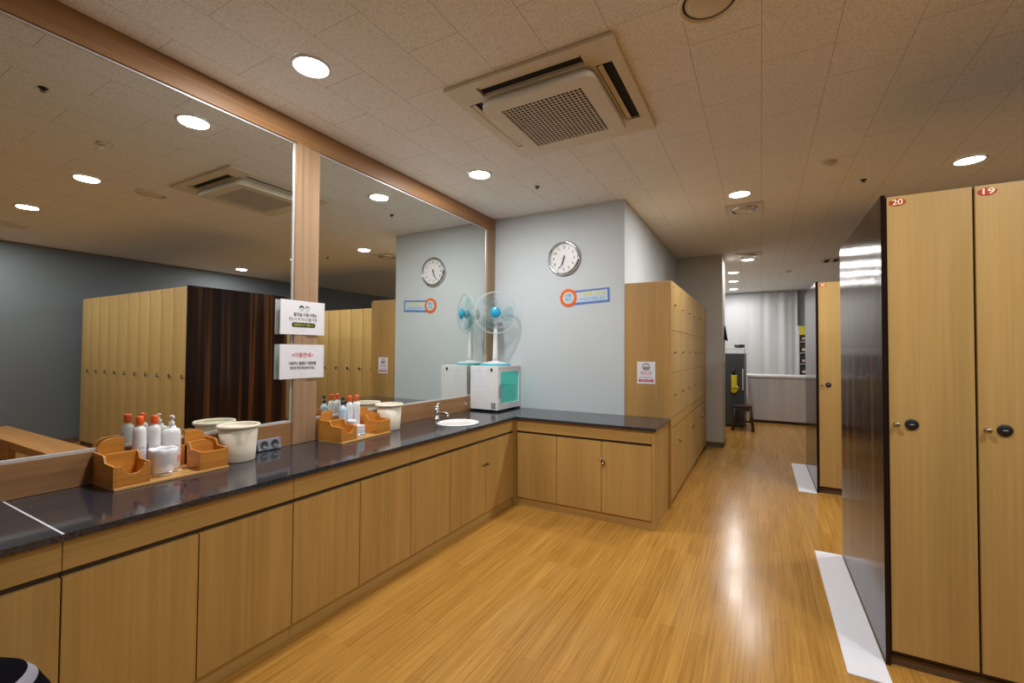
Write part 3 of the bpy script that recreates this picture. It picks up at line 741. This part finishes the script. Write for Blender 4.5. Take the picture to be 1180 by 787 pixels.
# small cups and box in front of the bottles
cp = thing('tissue_cup', 'white tapered cup lined with a crinkled bag in the left caddy', 'cup', (.164, 1.036, ZC+.0118))
MB().lathe([(.038, 0), (.040, .004), (.050, .085), (.048, .086), (.038, .008), (.0001, .007)], seg=32).build('shell', 'white', cp)
mb = MB(); random.seed(3); prof = []
n = 40; vs = []
for k, (r, z) in enumerate([(.0440, .035), (.0500, .052), (.0535, .078), (.0545, .092), (.050, .095), (.044, .088), (.040, .06)]):
    for i in range(n):
        a = 2*pi*i/n; rr = r+(random.uniform(-.0015, .0025) if k < 5 else 0); vs.append((rr*cos(a), rr*sin(a), z+(.004*sin(5*a)+.003*sin(9*a+k) if k in (0, 1) else .002*sin(7*a))))
mb.add(vs, [(k*n+i, k*n+(i+1) % n, (k+1)*n+(i+1) % n, (k+1)*n+i) for k in range(6) for i in range(n)], 0, True)
mb.build('bag_liner', 'paper', cp); cp.scale = (1.05, 1.05, 1.3)
bx = thing('small_box', 'small white box in the front of the right caddy', 'box', (.220, 2.152, ZC+.0118), radians(4))
MB().box(-.022, .022, -.032, .032, 0, .078).build('carton', 'white', bx, bevel=.002)
mb = MB().plate([(-.02, .02), (.02, .02), (.02, .05), (-.02, .05)], (.0222, 0, 0), Y_, Z_, .0004, 0)
mb.build('print', 'sky', bx)
cp = thing('pink_jar', 'small pink jar between the bottles in the right caddy', 'jar', (.165, 2.135, ZC+.0118))
MB().lathe([(.028, 0), (.030, .004), (.030, .085), (.026, .09)], seg=28).build('glass', 'lightpink', cp)
MB().lathe([(.031, .0905), (.031, .108), (.027, .112)], seg=28).build('lid', 'white', cp)

def bucket(x, y, label, s=1.0):
    t = thing('waste_bucket', label, 'bucket', (x, y, ZC), 0, 'cream counter buckets'); s *= .9
    MB().lathe([(.088*s, .001), (.091*s, .006), (.103*s, .180), (.101*s, .180), (.088*s, .012), (.0001, .010)], seg=44).build('pail', 'cream', t)
    MB().lathe([(.104*s, .178), (.115*s, .180), (.117*s, .186), (.113*s, .194), (.1015*s, .193), (.1005*s, .186), (.1035*s, .178)], seg=44, cap=False).build('rim', 'cream', t)
bucket(.132, 1.398, 'cream round bucket on the worktop next to the power outlet')
bucket(.132, 2.52, 'cream round bucket on the worktop right of the post')

# ------------------------------------------------------------------ steriliser and fan
st = thing('towel_sterilizer', 'white counter steriliser cabinet with a glowing turquoise glass door', 'sterilizer', (.0, 3.742, ZC+.001))
A0, A1, D0, D1, H0, H1 = .036, .36, 0, .468, .018, .448
SXO = .0
mb = MB()
mb.box(A0, A1-.02, D0, D0+.02, H0, H1).box(A0, A1-.02, D1-.02, D1, H0, H1).box(A0, A0+.02, D0+.02, D1-.02, H0, H1)
mb.box(A0+.02, A1-.02, D0+.02, D1-.02, H0, H0+.03).box(A0+.02, A1-.02, D0+.02, D1-.02, H1-.03, H1)
mb.build('housing', 'white', st, bevel=.003)
mb = MB().box(A1-.019, A1, D0, D0+.055, H0, H1).box(A1-.019, A1, D1-.03, D1, H0, H1).box(A1-.019, A1, D0+.055, D1-.03, H0, H0+.06).box(A1-.019, A1, D0+.055, D1-.03, H1-.055, H1)
mb.build('door_frame', 'white', st)
MB().box(A1-.012, A1-.008, D0+.056, D1-.031, H0+.061, H1-.056).build('door_glass', 'glass', st)
MB().box(A0+.03, A1-.03, D0+.022, D1-.022, .235, .243).build('shelf', 'glass', st)
MB().box(A1, A1+.003, D0+.005, D1-.005, H1-.022, H1-.012).build('door_seam', 'lightpink', st)
MB().box(A1+.0005, A1+.018, D0+.028, D0+.04, .14, .27).build('handle', 'greytext', st, bevel=.003)
mb = MB().plate([(0, 0), (.13, 0), (.13, .205), (0, .205)], (A0+.06, -.0005, .215), X_, Z_, .0006, 0)
text(mb, 'Clean', (A0+.11, -.0012, .395), X_, Z_, .035, 1, width=.07)
for k in range(4): text(mb, '자외선 소독기', (A0+.125, -.0012, .345-.034*k), X_, Z_, .02, 1, width=.10)
mb.build('instruction_sticker', ['paper', 'sky'], st)
MB().box(A1-.075, A1-.022, -.0012, -.0003, H0+.012, H0+.072).build('rating_label', 'greytext', st)
MB().box(A1-.082, A1-.062, -.006, -.0003, H1-.05, H1-.022).build('power_switch', 'black', st, bevel=.001)
for a in (A0+.03, A1-.04):
    for b in (.03, .405): MB().lathe([(.016, 0), (.018, .0175)], (a, b, 0), 0, 14).build('foot', 'black', st)
MB().tube([(A0+.05, .18, H1-.045), (A0+.05, .4, H1-.045)], .008).build('uv_tube', emit('uv_tube_glow', (.12, .95, .80), 1.0), st)
ld = bpy.data.lights.new('uv_lamp', 'AREA'); ld.shape = 'RECTANGLE'; ld.size = .2; ld.size_y = .3; ld.energy = .30; ld.color = (.10, .95, .80)
lo = bpy.data.objects.new('uv_lamp', ld); COL.objects.link(lo); lo.parent = st; lo.location = (.22, .22, H1-.04)
MB().tube([(.02+.028*cos(a)*.3, .028*sin(a)*.8, .045+.033*cos(a)) for a in [i*2*pi/24 for i in range(25)]]+[(.022, .05, .03), (.022, .10, .006)], .005).build('power_cord', 'white', st, loc=(.0, -.07, 0))

FX, FY, FZ = .172, 4.00, ZC+.001+.448
fn = thing('desk_fan', 'white desk fan with pale aqua blades and a blue hub on top of the steriliser', 'fan', (FX, FY, FZ))
MB().lathe([(.0001, .001), (.155, .001), (.165, .006), (.165, .018), (.15, .022)], seg=44).build('base_ring', 'aqua', fn)
MB().lathe([(.148, .0225), (.12, .032), (.05, .040), (.034, .05)], seg=44).build('base_cover', 'white', fn)
MB().lathe([(.010, .03), (.010, .044)], (.0, -.11, 0), 0, 12).build('button', 'white', fn)
MB().lathe([(.031, .0505), (.027, .10), (.022, .30), (.020, .43)], seg=24).build('post', 'white', fn)
hd = Vector((CAMX-FX-.1, -FY, -.05)).normalized()            # faces the room
hz = .548; hc = Vector((0, 0, hz))
back = hc-hd*.02
MB().lathe([(.03, -.10), (.055, -.085), (.06, -.03), (.05, 0)], hc, 0, 28, hd).tube([(0, 0, .425), (0, 0, .47), tuple(hc-hd*.05)], [.021, .022, .026]).build('motor_housing', 'white', fn)
gc = hc+hd*.06
cg = MB(); RG = .215
cg.ring(gc, RG, .0048, hd, 0, 60); cg.ring(gc+hd*.035, .165, .0012, hd, 0, 48, 6); cg.ring(gc+hd*.045, .11, .0012, hd, 0, 48, 6); cg.ring(gc-hd*.03, .15, .0012, hd, 0, 48, 6)
qq = Vector((0, 0, 1)).rotation_difference(hd)
for i in range(40):
    a = 2*pi*i/40; e = qq @ Vector((cos(a), sin(a), 0))
    cg.tube([gc+e*.05+hd*.05, gc+e*.12+hd*.046, gc+e*.18+hd*.028, gc+e*RG], .0009, 0, 5)
    cg.tube([gc+e*.05-hd*.045, gc+e*.15-hd*.035, gc+e*RG], .0009, 0, 5)
cg.build('cage', plain('cage_wire', (.50, .66, .74), .3), fn)
bl = MB()
for k in range(3):
    vs = []; nr, na = 8, 8
    for i in range(nr+1):
        r = .04+.145*i/nr
        for j in range(na+1):
            wv = (.30+.62*math.sin(pi*min(1, i/nr*1.05)*.8))*.9; a = 2*pi*k/3+.25+(j/na-.5)*wv*1.3+.25*i/nr
            p = qq @ Vector((r*cos(a), r*sin(a), 0)); vs.append(gc+p+hd*(.018*(j/na-.5)*2*.9+.004))
    m_ = len(vs); vs2 = [v-hd*.0015 for v in vs]
    f1 = [(i*(na+1)+j, i*(na+1)+j+1, (i+1)*(na+1)+j+1, (i+1)*(na+1)+j) for i in range(nr) for j in range(na)]
    bl.add(vs, f1, 0, True)
bl.build('blades', 'blade', fn)
MB().lathe([(.042, -.03), (.042, .012), (.036, .02)], gc, 0, 28, hd).build('blade_hub', 'aqua', fn)
MB().lathe([(.055, 0), (.056, .006), (.048, .013), (.0001, .017)], gc+hd*.046, 0, 32, hd).build('hub_badge', 'hub', fn)

# ------------------------------------------------------------------ far end of the room
cu = MB(); n = 150; x0_, x1_ = 1.56, 3.34; vs = []
for k in range(7):
    z = .02+k*(ZCEIL-.045)/6
    for i in range(n+1):
        u = i/n; x = x0_+(x1_-x0_)*u
        amp = (.006+.034*max(0, u-.45))*(1.1-.3*k/6)
        vs.append((x, 12.10+amp*(sin(u*34+.8*sin(u*9)))+amp*.35*sin(u*71+1.3), z))
cu.add(vs, [(k*(n+1)+i, k*(n+1)+i+1, (k+1)*(n+1)+i+1, (k+1)*(n+1)+i) for k in range(6) for i in range(n)], 0, True)
o = cu.build('curtain', 'curtain'); sm = o.modifiers.new('thickness', 'SOLIDIFY'); sm.thickness = .003
tag(o, 'full-height white pleated curtain at the far end of the aisle', 'curtain')
tag(MB().box(1.52, 3.5, 12.03, 12.17, ZCEIL-.018, ZCEIL-.001).build('curtain_track', 'alu'), 'thin metal curtain track at the ceiling above the white curtain', 'curtain rail')

dk = thing('reception_counter', 'pale washed counter with a white top in front of the curtain', 'counter', (2.36, 10.3, 0))
MB().box(0, 2.2, .02, .6, .055, .915).build('body', 'counterwhite', dk, bevel=.003)
MB().box(.03, 2.17, .05, .58, .001, .054).build('plinth', 'darkwood', dk)
MB().box(-.02, 2.22, -.01, .62, .916, .955).build('top', 'white', dk, bevel=.004)

rf = thing('mini_fridge', 'dark grey refrigerator beside the pale counter at the far end', 'refrigerator', (1.72, 9.42, 0))
MB().box(0, .63, .03, .58, .03, 1.39).build('cabinet', 'fridge_side', rf, bevel=.006)
MB().box(.002, .60, 0, .0285, .04, .62).build('lower_door', 'fridge', rf, bevel=.004)
MB().box(.002, .60, 0, .0285, .63, 1.385).build('upper_door', 'fridge', rf, bevel=.004)
MB().box(.575, .595, -.035, -.0005, .70, 1.1).build('handle', 'alu', rf, bevel=.004)
for x in (.04, .56):
    for y in (.06, .54): MB().cyl((x, y, .0005), .018, .029).build('foot', 'black', rf)
bx = thing('storage_box', 'white box lying on top of the dark refrigerator', 'box', (2.00, 9.45, 1.3915))
MB().box(-.12, .33, 0, .42, 0, .085).build('body', 'white', bx, bevel=.004)
MB().box(-.125, .335, -.005, .425, .086, .10).build('lid', 'white', bx, bevel=.003)
tl = thing('hair_dryer', 'small black hair dryer lying on the white box over the refrigerator', 'hair dryer', (2.24, 9.6, 1.492))
MB().lathe([(.028, -.08), (.034, -.05), (.036, .03), (.026, .09)], (0, 0, .037), 0, 20, (1, .25, 0)).build('barrel', 'black', tl)
MB().tube([(-.02, 0, .04), (-.035, -.08, .02), (-.04, -.12, .016)], [.016, .014, .012]).build('handle', 'black', tl)

sl = thing('step_stool', 'dark brown wooden stool standing in front of the refrigerator', 'stool', (2.31, 9.14, 0))
MB().box(-.15, .15, -.15, .15, .425, .455).build('seat', 'darkwood', sl, bevel=.006)
for sx in (-1, 1):
    for sy in (-1, 1): MB().tube([(sx*.12, sy*.12, .424), (sx*.165, sy*.15, .002)], [.022, .019], seg=8).build('leg', 'darkwood', sl)
MB().box(-.13, .13, -.135, -.115, .36, .4235).box(-.13, .13, .115, .135, .36, .4235).build('apron', 'darkwood', sl)
MB().box(-.135, .135, -.012, .012, .14, .17).build('stretcher', 'darkwood', sl)

gv = thing('rubber_glove', 'yellow rubber glove hanging by a dark cord on the refrigerator door', 'glove', (2.16, 9.355, .62))
MB().lathe([(.045, .09), (.05, .14), (.052, .34), (.055, .36), (.050, .361)], (0, 0, 0), 0, 18, sy=.35).build('cuff', 'yellowrubber', gv)
mb = MB()
for i, (dx, l) in enumerate(((-.034, .05), (-.012, .075), (.011, .07), (.033, .05))): mb.tube([(dx, 0, .10), (dx*1.1, 0, .09-l*.6), (dx*1.1, 0, .09-l)], [.013, .012, .008], 0, 8)
mb.tube([(.04, 0, .16), (.066, 0, .12), (.07, 0, .08)], [.014, .012, .009], 0, 8)
mb.build('fingers', 'yellowrubber', gv)
MB().tube([(0, 0, .355), (-.01, 0, .43), (-.02, .006, .50)], [.02, .028, .012]).build('cord', 'black', gv)
sd = thing('hanging_cloth', 'black cloth hanging on the pillar edge above the refrigerator', 'cloth', (2.1055, 7.72, 1.60))
MB().add([(0, -.09, .20), (0, .09, .20), (.004, .10, 0), (.004, -.12, 0), (.012, -.05, .21), (.012, .05, .21), (.045, .06, -.02), (.045, -.09, -.02)], [(0, 1, 2, 3), (4, 7, 6, 5), (0, 4, 5, 1), (3, 2, 6, 7), (0, 3, 7, 4), (1, 5, 6, 2)]).build('drape', 'bagb', sd, bevel=.003)
MB().cyl((0, 0, .225), .008, .02, (1, 0, 0)).build('hook', 'chrome', sd)

rk = thing('leaflet_rack', 'tall display rack with a yellow header beyond the pale counter', 'display rack', (3.30, 11.5, 0))
MB().box(0, .03, 0, .35, .001, 2.0).build('side_panel', 'white', rk)
MB().box(.55, .58, 0, .35, .001, 2.0).build('side_panel', 'white', rk)
MB().box(.031, .549, .31, .33, .05, 2.0).build('back_panel', 'white', rk)
mb = MB().box(.031, .549, .0, .02, 1.80, 1.99); mb.build('header', 'yellow', rk)
for k in range(7): MB().box(.031, .549, .02, .309, .2+.24*k, .215+.24*k).build('shelf', 'white', rk)
for k in range(3, 7):
    for j in range(3):
        q = thing('product_carton', 'dark brown carton, %s on the %s shelf of the display rack' % (('leftmost', 'middle one', 'rightmost')[j], ('lowest filled', 'second filled', 'third filled', 'top filled')[k-3]), 'carton', (3.30+.06+.165*j, 11.53, .2155+.24*k), 0, 'cartons on the display rack')
        MB().box(0, .14, 0, .12, 0, .14+.02*((k+j) % 2)).build('carton', 'darkwood', q, bevel=.002)
        MB().box(.02, .12, -.0012, -.0004, .04, .09).build('label_panel', 'gold' if (k+j) % 2 else 'lightpink', q)

# light switch on the pillar side
sw = thing('light_switch', 'small beige light switch on the lit side of the pillar', 'switch', (XPIL+.0005, 7.65, 1.30))
MB().box(0, .009, -.035, .035, -.06, .06).build('plate', 'cream', sw, bevel=.002)
MB().box(.0095, .013, -.015, .015, -.03, .03).build('rocker', 'white', sw, bevel=.001)

# dark patterned bag in the near left corner
bg = thing('cloth_bag', 'black cloth bag with white bands at the lower left corner of the photo', 'bag', (.86, .31, 0)); bg.scale = (.8, .8, 1.14)
mb = MB(); prof = [(.15, .001), (.22, .04), (.25, .14), (.255, .22), (.25, .30), (.235, .36), (.215, .41), (.18, .46), (.155, .482), (.12, .50), (.05, .52)]
mb.lathe(prof, (0, 0, 0), 0, 40, sx=.95, mats=[0, 0, 1, 0, 1, 0, 0, 1, 0, 0])
mb.build('sack', ['bagb', 'bagw'], bg)
MB().tube([(-.08, 0, .49), (-.06, 0, .58), (0, 0, .61), (.06, 0, .58), (.08, 0, .49)], .010).build('handle', 'bagb', bg)
